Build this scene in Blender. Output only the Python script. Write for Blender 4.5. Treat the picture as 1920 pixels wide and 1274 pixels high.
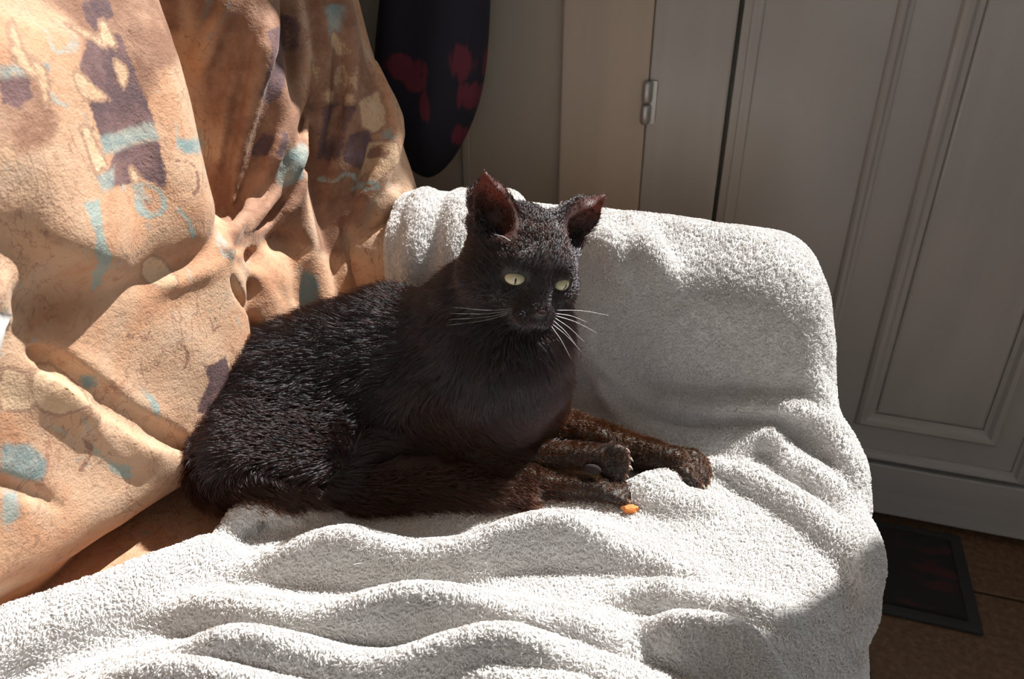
import bpy, bmesh, math, random
import numpy as np

for o in list(bpy.data.objects):
    bpy.data.objects.remove(o)
C = bpy.context.scene.collection
rng = np.random.default_rng(7)
random.seed(7)

# ------------------------------------------------------------------ camera
# world frame: x = the way the sofa seat faces, y = along the sofa towards the door wall, z = up
FPX = 1500.0                       # focal length in pixels of the 1920 x 1274 frame
PITCH = math.radians(29.5)
SEAT = 0.46                        # height of the blanket on the seat
CAM = np.array([0.0, 0.0, SEAT + 0.525])
FW = np.array([-0.2991, 0.9542])   # horizontal view direction
RT = np.array([0.9542, 0.2991])
cam_d = bpy.data.cameras.new('camera')
cam = bpy.data.objects.new('camera', cam_d)
C.objects.link(cam)
cam.location = CAM
cam.rotation_euler = (math.pi / 2 - PITCH, 0, math.atan2(-FW[0], FW[1]))
cam_d.sensor_fit = 'HORIZONTAL'
cam_d.sensor_width = 36.0
cam_d.lens = 36.0 * FPX / 1920.0
cam_d.clip_start = 0.02
cam_d.dof.use_dof = True
cam_d.dof.focus_distance = 0.76
cam_d.dof.aperture_fstop = 9.0
bpy.context.scene.camera = cam

# ------------------------------------------------------------------ light
SUN_TO = np.array([0.36, 0.47, 0.80])     # direction towards the sun
SUN_TO = SUN_TO / np.linalg.norm(SUN_TO)
from mathutils import Vector, Matrix
sun_d = bpy.data.lights.new('sun', 'SUN')
sun_d.energy = 9.0
sun_d.color = (1.0, 0.975, 0.94)
sun_d.angle = math.radians(0.6)
sun = bpy.data.objects.new('sun', sun_d)
C.objects.link(sun)
sun.location = (3, 3, 5)
sun.rotation_euler = Vector(SUN_TO).to_track_quat('Z', 'Y').to_euler()

world = bpy.data.worlds.new('World')
bpy.context.scene.world = world
world.use_nodes = True
bg = world.node_tree.nodes['Background']
bg.inputs[0].default_value = (0.86, 0.93, 1.0, 1)
bg.inputs[1].default_value = 1.45

vs = bpy.context.scene.view_settings
vs.view_transform = 'Standard'
vs.look = 'None'
vs.gamma = 1.0
vs.exposure = 0.0
vs.use_curve_mapping = False

# ------------------------------------------------------------------ pixel <-> place helpers
def ray(px, py):
    a = (px - 960) / FPX
    b = (637 - py) / FPX
    h = math.cos(PITCH) + b * math.sin(PITCH)
    xy = RT * a + FW * h
    return np.array([xy[0], xy[1], -math.sin(PITCH) + b * math.cos(PITCH)]), h
def at_z(px, py, z):               # z above the seat
    d, _ = ray(px, py)
    return CAM + d * ((SEAT + z - CAM[2]) / d[2])
def at_x(px, py, x):
    d, _ = ray(px, py)
    return CAM + d * (x / d[0])
def at_y(px, py, y):
    d, _ = ray(px, py)
    return CAM + d * (y / d[1])
def at_d(px, py, dist):            # horizontal distance ahead of the camera
    d, h = ray(px, py)
    return CAM + d * (dist / h)

# ------------------------------------------------------------------ objects
def tag(o, label=None, cat=None, group=None, kind=None):
    if label: o['label'] = label
    if cat: o['category'] = cat
    if group: o['group'] = group
    if kind: o['kind'] = kind
    return o
def empty(name, loc=(0, 0, 0)):
    o = bpy.data.objects.new(name, None)
    o.location = loc
    o.empty_display_size = 0.05
    C.objects.link(o)
    return o
def mesh_obj(name, verts, faces, mat, parent=None, smooth=True):
    me = bpy.data.meshes.new(name)
    me.from_pydata([tuple(map(float, v)) for v in verts], [], [tuple(map(int, f)) for f in faces])
    me.polygons.foreach_set('use_smooth', [smooth] * len(me.polygons))
    me.materials.append(mat)
    me.update()
    o = bpy.data.objects.new(name, me)
    C.objects.link(o)
    set_parent(o, parent)
    return o
def set_parent(o, parent):
    if parent is not None:
        o.parent = parent
        o.matrix_parent_inverse = Matrix.Translation(-Vector(parent.location))
def bm_obj(name, bm, mat, parent=None, smooth=False):
    me = bpy.data.meshes.new(name)
    bm.to_mesh(me)
    bm.free()
    me.materials.append(mat)
    if smooth:
        me.polygons.foreach_set('use_smooth', [True] * len(me.polygons))
    o = bpy.data.objects.new(name, me)
    C.objects.link(o)
    set_parent(o, parent)
    return o
def box_bm(lo, hi, bevel=0.0, seg=2, bm=None):
    bm2 = bmesh.new()
    r = bmesh.ops.create_cube(bm2, size=1.0)
    lo, hi = np.array(lo, float), np.array(hi, float)
    for v in bm2.verts:
        v.co = Vector((lo + hi) / 2 + np.array(v.co) * (hi - lo))
    if bevel > 0:
        bmesh.ops.bevel(bm2, geom=bm2.edges[:], offset=bevel, segments=seg, affect='EDGES', profile=0.5)
    if bm is None:
        return bm2
    me = bpy.data.meshes.new('tmp'); bm2.to_mesh(me); bm2.free(); bm.from_mesh(me); bpy.data.meshes.remove(me)
    return bm
def box(name, lo, hi, mat, parent=None, bevel=0.003, seg=2, smooth=False):
    return bm_obj(name, box_bm(lo, hi, bevel, seg), mat, parent, smooth)
def tube_mesh(pts, radii, n=8):
    pts = np.array(pts, float)
    V, Fc = [], []
    m = len(pts)
    up = np.array([0.13, 0.21, 0.97])
    for i in range(m):
        t = pts[min(i + 1, m - 1)] - pts[max(i - 1, 0)]
        t = t / (np.linalg.norm(t) + 1e-9)
        a = np.cross(t, up); a /= np.linalg.norm(a) + 1e-9
        b = np.cross(t, a)
        for k in range(n):
            w = 2 * math.pi * k / n
            V.append(pts[i] + radii[i] * (math.cos(w) * a + math.sin(w) * b))
    for i in range(m - 1):
        for k in range(n):
            k2 = (k + 1) % n
            Fc.append((i * n + k, i * n + k2, (i + 1) * n + k2, (i + 1) * n + k))
    Fc.append(tuple(range(n))[::-1])
    Fc.append(tuple((m - 1) * n + k for k in range(n)))
    return V, Fc
def spline(pts, n):
    pts = np.array(pts, float)
    if len(pts) < 3:
        t = np.linspace(0, 1, n)[:, None]
        return pts[0] * (1 - t) + pts[-1] * t
    P = np.vstack([2 * pts[0] - pts[1], pts, 2 * pts[-1] - pts[-2]])
    out = []
    for s in np.linspace(0, len(pts) - 1 - 1e-6, n):
        i = int(s); t = s - i
        p0, p1, p2, p3 = P[i], P[i + 1], P[i + 2], P[i + 3]
        out.append(0.5 * ((2 * p1) + (-p0 + p2) * t + (2 * p0 - 5 * p1 + 4 * p2 - p3) * t * t + (-p0 + 3 * p1 - 3 * p2 + p3) * t ** 3))
    return np.array(out)

# ------------------------------------------------------------------ distance-field sculpting
class Vol:
    def __init__(self, lo, hi, h):
        self.lo = np.array(lo, float); self.h = h
        self.n = np.ceil((np.array(hi) - self.lo) / h).astype(int) + 1
        self.d = np.full(tuple(self.n), 0.08, np.float32)
        self.ax = [(self.lo[i] + h * np.arange(self.n[i])).astype(np.float32) for i in range(3)]
    def win(self, lo, hi):
        sl = []
        for i in range(3):
            a = int(max(0, math.floor((lo[i] - self.lo[i]) / self.h)))
            b = int(min(self.n[i], math.ceil((hi[i] - self.lo[i]) / self.h) + 1))
            if b <= a: return None
            sl.append(slice(a, b))
        g = (self.ax[0][sl[0]][:, None, None], self.ax[1][sl[1]][None, :, None], self.ax[2][sl[2]][None, None, :])
        return tuple(sl), g
    def put(self, w, f, k, mode):
        d = self.d[w]
        if mode == 'add':
            hh = np.maximum(k - np.abs(d - f), 0) / k
            self.d[w] = np.minimum(d, f) - hh * hh * k * 0.25
        else:
            f = -f
            hh = np.maximum(k - np.abs(d - f), 0) / k
            self.d[w] = np.maximum(d, f) + hh * hh * k * 0.25
    def cone(self, a, b, ra, rb, k=0.02, mode='add', flat=None):
        a = np.array(a, float); b = np.array(b, float)
        pad = max(ra, rb) + k + 3 * self.h
        w = self.win(np.minimum(a, b) - pad, np.maximum(a, b) + pad)
        if w is None: return
        sl, (x, y, z) = w
        ab = b - a
        L = float(ab @ ab) + 1e-12
        t = np.clip(((x - a[0]) * ab[0] + (y - a[1]) * ab[1] + (z - a[2]) * ab[2]) / L, 0, 1)
        q = np.sqrt((x - a[0] - t * ab[0]) ** 2 + (y - a[1] - t * ab[1]) ** 2 + (z - a[2] - t * ab[2]) ** 2)
        self.put(sl, (q - (ra + (rb - ra) * t)).astype(np.float32), k, mode)
    def chain(self, pts, radii, k=0.02, mode='add'):
        # one polyline as a single primitive, so that its joints do not swell
        pts = np.array(pts, float)
        pad = max(radii) + k + 3 * self.h
        w = self.win(pts.min(0) - pad, pts.max(0) + pad)
        if w is None: return
        sl, (x, y, z) = w
        best = None
        for i in range(len(pts) - 1):
            a, b = pts[i], pts[i + 1]
            ab = b - a
            L = float(ab @ ab) + 1e-12
            t = np.clip(((x - a[0]) * ab[0] + (y - a[1]) * ab[1] + (z - a[2]) * ab[2]) / L, 0, 1)
            q = np.sqrt((x - a[0] - t * ab[0]) ** 2 + (y - a[1] - t * ab[1]) ** 2 + (z - a[2] - t * ab[2]) ** 2) - (radii[i] + (radii[i + 1] - radii[i]) * t)
            best = q if best is None else np.minimum(best, q)
        self.put(sl, best.astype(np.float32), k, mode)
    def ell(self, c, r, R=None, k=0.02, mode='add'):
        c = np.array(c, float); r = np.array(r, float)
        pad = r.max() + k + 3 * self.h
        w = self.win(c - pad, c + pad)
        if w is None: return
        sl, (x, y, z) = w
        X, Y, Z = x - c[0], y - c[1], z - c[2]
        if R is None: R = np.eye(3)
        # R columns are the local axes in the world
        l = [X * R[0, i] + Y * R[1, i] + Z * R[2, i] for i in range(3)]
        k0 = np.sqrt((l[0] / r[0]) ** 2 + (l[1] / r[1]) ** 2 + (l[2] / r[2]) ** 2)
        k1 = np.sqrt((l[0] / r[0] ** 2) ** 2 + (l[1] / r[1] ** 2) ** 2 + (l[2] / r[2] ** 2) ** 2) + 1e-6
        self.put(sl, (k0 * (k0 - 1) / k1).astype(np.float32), k, mode)
    def rbox(self, c, half, rad, R=None, k=0.02, mode='add'):
        c = np.array(c, float); half = np.array(half, float)
        pad = np.linalg.norm(half) + k + 3 * self.h
        w = self.win(c - pad, c + pad)
        if w is None: return
        sl, (x, y, z) = w
        X, Y, Z = x - c[0], y - c[1], z - c[2]
        if R is None: R = np.eye(3)
        q = [np.abs(X * R[0, i] + Y * R[1, i] + Z * R[2, i]) - (half[i] - rad) for i in range(3)]
        f = np.sqrt(np.maximum(q[0], 0) ** 2 + np.maximum(q[1], 0) ** 2 + np.maximum(q[2], 0) ** 2) + np.minimum(np.maximum(np.maximum(q[0], q[1]), q[2]), 0) - rad
        self.put(sl, f.astype(np.float32), k, mode)
    def sample(self, p):
        q = (np.asarray(p) - self.lo) / self.h
        q = np.clip(q, 0, self.n - 1.001)
        i = q.astype(int); f = q - i
        out = 0
        for a in (0, 1):
            for b in (0, 1):
                for c in (0, 1):
                    wt = (f[:, 0] if a else 1 - f[:, 0]) * (f[:, 1] if b else 1 - f[:, 1]) * (f[:, 2] if c else 1 - f[:, 2])
                    out = out + wt * self.d[i[:, 0] + a, i[:, 1] + b, i[:, 2] + c]
        return out
    def hit(self, px, py):
        d, _ = ray(px, py)
        t = np.linspace(0.3, 1.6, 1300)
        P = CAM + t[:, None] * d
        ok = np.all((P > self.lo) & (P < self.lo + self.h * (self.n - 1)), axis=1)
        s = self.sample(P)
        idx = np.nonzero(ok & (s < 0))[0]
        return P[idx[0]] if len(idx) else None
    def normal(self, p):
        e = self.h * 1.5
        g = np.array([self.sample(np.array([p + d * e]))[0] - self.sample(np.array([p - d * e]))[0] for d in np.eye(3)])
        return g / (np.linalg.norm(g) + 1e-9)
    def nets(self):
        d = self.d; s = d < 0
        nx, ny, nz = d.shape
        cnt = np.zeros((nx - 1, ny - 1, nz - 1), np.int8)
        for a in (0, 1):
            for b in (0, 1):
                for c in (0, 1):
                    cnt += s[a:nx - 1 + a, b:ny - 1 + b, c:nz - 1 + c]
        act = (cnt > 0) & (cnt < 8)
        I = np.argwhere(act)
        ids = np.full(act.shape, -1, np.int64)
        ids[act] = np.arange(len(I))
        acc = np.zeros((len(I), 3)); num = np.zeros(len(I))
        corners = [(a, b, c) for a in (0, 1) for b in (0, 1) for c in (0, 1)]
        val = {c: d[I[:, 0] + c[0], I[:, 1] + c[1], I[:, 2] + c[2]].astype(float) for c in corners}
        for c in corners:
            for axis in range(3):
                if c[axis] == 0:
                    e = list(c); e[axis] = 1; e = tuple(e)
                    v0, v1 = val[c], val[e]
                    m = (v0 < 0) != (v1 < 0)
                    t = np.where(m, v0 / np.where(m, v0 - v1, 1), 0)
                    P = np.tile(np.array(c, float), (len(I), 1))
                    P[:, axis] = t
                    acc[m] += P[m]; num[m] += 1
        V = self.lo + self.h * (I + acc / num[:, None])
        quads = []
        for axis in range(3):
            b, c = (axis + 1) % 3, (axis + 2) % 3
            s0 = np.take(s, np.arange(d.shape[axis] - 1), axis)
            s1 = np.take(s, np.arange(1, d.shape[axis]), axis)
            E = np.argwhere(s0 != s1)
            E = E[(E[:, b] > 0) & (E[:, c] > 0) & (E[:, b] < d.shape[b] - 1) & (E[:, c] < d.shape[c] - 1)]
            def cell(db, dc):
                q = E.copy(); q[:, b] -= db; q[:, c] -= dc
                return ids[q[:, 0], q[:, 1], q[:, 2]]
            Q = np.stack([cell(1, 1), cell(0, 1), cell(0, 0), cell(1, 0)], 1)
            inside = s[E[:, 0], E[:, 1], E[:, 2]]
            Q[~inside] = Q[~inside][:, ::-1]
            quads.append(Q)
        return V, np.vstack(quads)

def normals_of(V, Q):
    n = np.cross(V[Q[:, 2]] - V[Q[:, 0]], V[Q[:, 3]] - V[Q[:, 1]])
    N = np.zeros_like(V)
    for i in range(4): np.add.at(N, Q[:, i], n)
    return N / (np.linalg.norm(N, axis=1)[:, None] + 1e-12), n / (np.linalg.norm(n, axis=1)[:, None] + 1e-12)
def smooth_v(V, Q, it=2, lam=0.5):
    for _ in range(it):
        A = np.zeros_like(V); c = np.zeros(len(V))
        for i in range(4):
            for j in (1, 3):
                np.add.at(A, Q[:, i], V[Q[:, (i + j) % 4]]); np.add.at(c, Q[:, i], 1)
        V = V + lam * (A / np.maximum(c, 1)[:, None] - V)
    return V
def compact(V, Q):
    used = np.zeros(len(V), bool); used[Q.ravel()] = True
    m = np.cumsum(used) - 1
    return V[used], m[Q], used
def fast_mesh(name, V, Q, mat, parent=None):
    me = bpy.data.meshes.new(name)
    me.vertices.add(len(V)); me.vertices.foreach_set('co', np.asarray(V, np.float32).ravel())
    me.loops.add(Q.size); me.loops.foreach_set('vertex_index', Q.astype(np.int32).ravel())
    me.polygons.add(len(Q)); me.polygons.foreach_set('loop_start', (np.arange(len(Q)) * Q.shape[1]).astype(np.int32))
    me.polygons.foreach_set('loop_total', np.full(len(Q), Q.shape[1], np.int32))
    me.polygons.foreach_set('use_smooth', np.ones(len(Q), bool))
    me.update(calc_edges=True); me.validate()
    me.materials.append(mat)
    o = bpy.data.objects.new(name, me)
    C.objects.link(o)
    set_parent(o, parent)
    return o
def add_attr(o, name, vals):
    a = o.data.attributes.new(name, 'FLOAT', 'POINT')
    a.data.foreach_set('value', np.asarray(vals, np.float32))
_lat = rng.random((32, 32, 32)).astype(np.float32) * 2 - 1
def vnoise(P, scale):
    q = np.asarray(P) * scale
    i = np.floor(q).astype(int); f = q - i
    f = f * f * (3 - 2 * f)
    out = 0
    for a in (0, 1):
        for b in (0, 1):
            for c in (0, 1):
                wt = (f[:, 0] if a else 1 - f[:, 0]) * (f[:, 1] if b else 1 - f[:, 1]) * (f[:, 2] if c else 1 - f[:, 2])
                out = out + wt * _lat[(i[:, 0] + a) % 32, (i[:, 1] + b) % 32, (i[:, 2] + c) % 32]
    return out

# ------------------------------------------------------------------ materials
class NT:
    def __init__(self, name):
        self.m = bpy.data.materials.new(name); self.m.use_nodes = True
        self.t = self.m.node_tree; self.b = self.t.nodes['Principled BSDF']; self.out = self.t.nodes['Material Output']
    def n(self, typ, **kw):
        nd = self.t.nodes.new(typ)
        for k, v in kw.items():
            if k.startswith('i_'):
                nd.inputs[k[2:].replace('_', ' ')].default_value = v
            else: setattr(nd, k, v)
        return nd
    def l(self, a, b): self.t.links.new(a, b)
    def noise(self, scale, detail=3, rough=0.5, vec=None, dist=0.0):
        nd = self.n('ShaderNodeTexNoise'); nd.inputs['Scale'].default_value = scale
        nd.inputs['Detail'].default_value = detail; nd.inputs['Roughness'].default_value = rough; nd.inputs['Distortion'].default_value = dist
        if vec is not None: self.l(vec, nd.inputs['Vector'])
        return nd.outputs['Fac']
    def coord(self, scale=(1, 1, 1)):
        c = self.n('ShaderNodeTexCoord'); mp = self.n('ShaderNodeMapping')
        mp.inputs['Scale'].default_value = scale
        self.l(c.outputs['Object'], mp.inputs['Vector'])
        return mp.outputs['Vector']
    def math(self, op, a, b=None, clamp=False):
        nd = self.n('ShaderNodeMath', operation=op); nd.use_clamp = clamp
        for i, v in enumerate((a, b)):
            if v is None: continue
            if isinstance(v, (int, float)): nd.inputs[i].default_value = v
            else: self.l(v, nd.inputs[i])
        return nd.outputs[0]
    def mix(self, fac, a, b):
        nd = self.n('ShaderNodeMix', data_type='RGBA')
        for key, v in (('Factor', fac), ('A', a), ('B', b)):
            s = [q for q in nd.inputs if q.name == key and q.type == ('VALUE' if key == 'Factor' else 'RGBA')][0]
            if isinstance(v, tuple): s.default_value = v if len(v) == 4 else v + (1,)
            elif isinstance(v, (int, float)): s.default_value = v
            else: self.l(v, s)
        return [q for q in nd.outputs if q.type == 'RGBA'][0]
    def ramp(self, fac, stops):
        nd = self.n('ShaderNodeValToRGB')
        e = nd.color_ramp.elements
        while len(e) < len(stops): e.new(0.5)
        for el, (p, c) in zip(e, stops):
            el.position = p; el.color = c + (1,) if len(c) == 3 else c
        self.l(fac, nd.inputs[0])
        return nd.outputs[0]
    def sstep(self, val, lo, hi):
        nd = self.n('ShaderNodeMapRange', interpolation_type='SMOOTHSTEP')
        nd.inputs['From Min'].default_value = lo; nd.inputs['From Max'].default_value = hi
        self.l(val, nd.inputs['Value'])
        return nd.outputs[0]
    def bump(self, h, strength=0.3, dist=0.002, normal=None):
        nd = self.n('ShaderNodeBump'); nd.inputs['Strength'].default_value = strength; nd.inputs['Distance'].default_value = dist
        self.l(h, nd.inputs['Height'])
        if normal is not None: self.l(normal, nd.inputs['Normal'])
        return nd.outputs[0]
    def set(self, **kw):
        for k, v in kw.items():
            s = self.b.inputs[k.replace('_', ' ')]
            if isinstance(v, tuple): s.default_value = v if len(v) == 4 else v + (1,)
            elif isinstance(v, (int, float)): s.default_value = v
            else: self.l(v, s)
        return self
def paint(name, col, rough=0.4, bump=0.05, scale=60, var=0.06):
    t = NT(name)
    n1 = t.noise(3.0, 4)
    t.set(Base_Color=t.mix(t.sstep(n1, 0.3, 0.7), tuple(c * (1 - var) for c in col), tuple(min(1, c * (1 + var)) for c in col)),
          Roughness=rough, Normal=t.bump(t.noise(scale, 3), bump, 0.002))
    return t.m

M = {}
M['wall'] = paint('wall_paint', (0.40, 0.36, 0.30), 0.7, 0.15, 120)
M['cream'] = paint('cream_paint', (0.46, 0.39, 0.32), 0.6, 0.1, 90)
M['door'] = paint('door_paint', (0.40, 0.39, 0.37), 0.32, 0.06, 40)
M['metal'] = paint('hinge_metal', (0.42, 0.42, 0.41), 0.35, 0.02)
M['metal'].node_tree.nodes['Principled BSDF'].inputs['Metallic'].default_value = 0.6
M['room'] = paint('room_wall_paint', (0.60, 0.52, 0.43), 0.8)
M['ceiling'] = paint('ceiling_paint', (0.7, 0.66, 0.6), 0.8)

t = NT('tile_clay')
nn = t.noise(30, 5, 0.6)
t.set(Base_Color=t.ramp(nn, [(0.3, (0.10, 0.055, 0.032)), (0.55, (0.17, 0.095, 0.052)), (0.75, (0.24, 0.15, 0.085))]), Roughness=0.55, Normal=t.bump(nn, 0.2, 0.002))
M['tile'] = t.m
M['grout'] = paint('grout', (0.10, 0.08, 0.065), 0.9)

t = NT('mat_rubber')
nn = t.noise(220, 3)
n2 = t.noise(9, 2, vec=t.coord((1, 2.5, 1)))
t.set(Base_Color=t.mix(t.sstep(n2, 0.52, 0.66), (0.022, 0.021, 0.022), (0.075, 0.024, 0.024)), Roughness=0.9, Normal=t.bump(nn, 0.8, 0.003))
M['mat'] = t.m
t = NT('mat_edge')
t.set(Base_Color=(0.03, 0.03, 0.032), Roughness=0.7)
M['mat_edge'] = t.m

t = NT('coat_cloth')
n2 = t.noise(300, 2)
wv = t.math('MULTIPLY', t.math('SUBTRACT', t.noise(16, 4), 0.5), 3.0)
colc = None
red = None
for (px_, py_, wx, wz) in ((765, 125, .034, .018), (785, 150, .020, .016), (862, 120, .016, .028), (872, 185, .018, .022), (805, 195, .010, .022), (852, 262, .010, .020), (900, 150, .008, .040)):
    q_ = at_y(px_, py_, 1.09)
    gx_ = t.n('ShaderNodeTexCoord'); sx_ = t.n('ShaderNodeSeparateXYZ'); t.l(gx_.outputs['Object'], sx_.inputs[0])
    ax_ = t.math('POWER', t.math('DIVIDE', t.math('SUBTRACT', sx_.outputs[0], float(q_[0])), wx), 2.0)
    az_ = t.math('POWER', t.math('DIVIDE', t.math('SUBTRACT', sx_.outputs[2], float(q_[2])), wz), 2.0)
    m_ = t.sstep(t.math('ADD', t.math('ADD', ax_, az_), wv), 1.2, 0.5)
    red = m_ if red is None else t.math('MAXIMUM', red, m_)
t.set(Base_Color=t.mix(red, (0.012, 0.011, 0.024), (0.12, 0.018, 0.034)), Roughness=0.85, Normal=t.bump(n2, 0.3, 0.001))
M['coat'] = t.m

# terry / fleece blanket
t = NT('blanket_fleece')
v1 = t.coord((1, 1.0, 1))
rib = t.noise(330, 2, 0.6, vec=t.coord((1.0, 0.55, 1.0)))
clump = t.noise(120, 2, 0.6, vec=v1)
hgt = t.math('ADD', t.math('MULTIPLY', rib, 0.7), t.math('MULTIPLY', clump, 0.5))
big = t.noise(5, 3)
colb = t.mix(t.sstep(big, 0.35, 0.65), (0.60, 0.585, 0.57), (0.66, 0.65, 0.635))
colb = t.mix(t.sstep(rib, 0.25, 0.5), (0.50, 0.48, 0.46), colb)
t.set(Base_Color=colb, Roughness=0.95, Normal=t.bump(hgt, 0.85, 0.0035))
t.b.inputs['Sheen Weight'].default_value = 0.35
t.b.inputs['Sheen Roughness'].default_value = 0.4
M['blanket'] = t.m

# printed velvet of the sofa: the print is held in per-point distances to its motifs
def velvet(name, motifs=True):
    t = NT(name)
    co = t.coord()
    warp = t.noise(28, 4, 0.6, vec=co)
    a = t.noise(7, 4, 0.6, vec=co, dist=1.2)
    col = t.ramp(a, [(0.25, (0.42, 0.19, 0.10)), (0.42, (0.54, 0.295, 0.17)), (0.55, (0.57, 0.365, 0.235)), (0.72, (0.53, 0.38, 0.27))])
    b2 = t.noise(13, 5, 0.7, vec=co, dist=2.0)
    col = t.mix(t.sstep(b2, 0.60, 0.70), col, (0.42, 0.22, 0.14))
    c2 = t.noise(16, 4, 0.7, vec=t.coord((1, 1.4, 0.7)), dist=2.5)
    col = t.mix(t.math('MULTIPLY', t.sstep(c2, 0.62, 0.68), 0.6), col, (0.30, 0.40, 0.38))
    sc_ = t.noise(11, 3, 0.55, vec=t.coord((1, 1.2, 0.8)), dist=3.5)
    ln_ = t.sstep(t.math('ABSOLUTE', t.math('SUBTRACT', sc_, 0.5)), 0.013, 0.004)
    lm_ = t.sstep(t.noise(9, 2, vec=co), 0.46, 0.56)
    col = t.mix(t.math('MULTIPLY', t.math('MULTIPLY', ln_, lm_), 0.6), col, (0.27, 0.14, 0.09))
    if motifs:
        grain = t.noise(300, 2, 0.6, vec=co)
        wob = t.math('ADD', t.math('MULTIPLY', t.math('SUBTRACT', warp, 0.5), 0.012), t.math('MULTIPLY', t.math('SUBTRACT', grain, 0.5), 0.005))
        def layer(col, attr, c_in, c_in2=None, soft=0.0012, line=None):
            at = t.n('ShaderNodeAttribute', attribute_name=attr)
            d = t.math('ADD', at.outputs['Fac'], wob)
            if line:
                lf = t.sstep(t.math('ABSOLUTE', d), 0.0022, 0.0008)
                col_l = t.mix(t.math('MULTIPLY', lf, 0.7), col, line)
            inside = t.sstep(d, soft, -soft)
            ci = c_in if c_in2 is None else t.mix(t.sstep(t.noise(22, 4, 0.7, vec=co), 0.4, 0.62), c_in, c_in2)
            col = t.mix(inside, col, ci)
            if line:
                col = t.mix(t.math('MULTIPLY', lf, 0.75), col, line)
            return col
        col = layer(col, 'm_brown', (0.25, 0.125, 0.075), (0.37, 0.21, 0.135), 0.006)
        col = layer(col, 'm_mauve', (0.105, 0.060, 0.065), (0.19, 0.105, 0.10), 0.0016)
        col = layer(col, 'm_teal', (0.20, 0.27, 0.27), (0.36, 0.37, 0.32), 0.003)
        col = layer(col, 'm_tan', (0.58, 0.38, 0.23), (0.66, 0.47, 0.31), 0.001, line=(0.34, 0.20, 0.13))
        col = layer(col, 'm_line', (0.33, 0.38, 0.34), None, 0.0016)
        col = layer(col, 'm_dark', (0.28, 0.15, 0.10), None, 0.0012)
    mot = t.noise(110, 4, 0.7, vec=co)
    col = t.mix(t.math('MULTIPLY', t.sstep(mot, 0.5, 0.72), 0.35), col, (0.20, 0.10, 0.06))
    pile = t.noise(520, 2, 0.6, vec=co)
    pile2 = t.noise(150, 3, 0.6, vec=co)
    t.set(Base_Color=col, Roughness=0.8, Normal=t.bump(t.math('ADD', t.math('MULTIPLY', pile, 0.6), pile2), 0.55, 0.002))
    t.b.inputs['Sheen Weight'].default_value = 0.2
    t.b.inputs['Sheen Roughness'].default_value = 0.35
    t.b.inputs['Sheen Tint'].default_value = (1.0, 0.85, 0.72, 1)
    return t.m
M['velvet'] = velvet('printed_velvet')
M['velvet_plain'] = velvet('printed_velvet_plain', False)
M['white_cloth'] = paint('white_cloth', (0.8, 0.78, 0.74), 0.9, 0.4, 300)
M['wood'] = paint('dark_wood', (0.12, 0.07, 0.04), 0.5)

# ------------------------------------------------------------------ the room
Zs = lambda z: SEAT + z
YW = 1.245
tag(box('floor', (-1.3, -1.6, -0.06), (2.4, 1.45, -0.012), M['grout'], bevel=0), kind='structure')
floor = bpy.data.objects['floor']
tile_me = None
TS = 0.30
for i in range(-4, 8):
    for j in range(-5, 5):
        x0, y0 = 0.56 + i * TS, 1.10 + j * TS
        if x0 < -1.3 or x0 + TS > 2.4 or y0 + TS > 1.42 or y0 < -1.55: continue
        if tile_me is None:
            tl = box('tile', (0.003, 0.003, -0.02), (TS - 0.003, TS - 0.003, 0.0), M['tile'], None, 0.002)
            tile_me = tl.data
        else:
            tl = bpy.data.objects.new('tile', tile_me); C.objects.link(tl)
        tl.location = (x0, y0, 0); tl.parent = floor
# the wall towards the light: solid below, glazed above
wb = bmesh.new()
box_bm((-1.30, YW, 0), (-0.175, YW + 0.16, 3.3), 0, bm=wb)
tag(bm_obj('wall_back', wb, M['wall']), kind='structure')
tag(box('wall_left', (-1.42, -1.6, 0), (-1.30, YW + 0.16, 3.3), M['wall'], bevel=0), kind='structure')
tag(box('ceiling', (-1.42, -1.6, 3.3), (2.4, YW + 0.16, 3.4), M['ceiling'], bevel=0), kind='structure')
tag(box('wall_right', (2.4, -1.72, 0), (2.52, YW + 0.16, 3.3), M['room'], bevel=0), kind='structure')
fb = bmesh.new()  # the window gap in this unseen wall is added to let in fill light
for lo, hi in (((-1.42, -1.72, 0), (2.4, -1.6, 0.8)), ((-1.42, -1.72, 1.9), (2.4, -1.6, 3.3)), ((-1.42, -1.72, 0.8), (0.1, -1.6, 1.9)), ((1.3, -1.72, 0.8), (2.4, -1.6, 1.9))):
    box_bm(lo, hi, 0, bm=fb)
tag(bm_obj('wall_front', fb, M['room']), kind='structure')
tag(box('trim_1', (-0.305, YW - 0.022, 0), (-0.172, YW - 0.0005, 3.3), M['cream'], bevel=0.003), kind='structure')
tag(box('trim_2', (-0.475, YW - 0.010, 0), (-0.462, YW - 0.0005, 3.3), M['wall'], bevel=0.002), kind='structure')
tag(box('trim_3', (-0.172, YW + 0.03, 0), (2.4, YW + 0.16, 1.02), M['door'], bevel=0), kind='structure')
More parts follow.
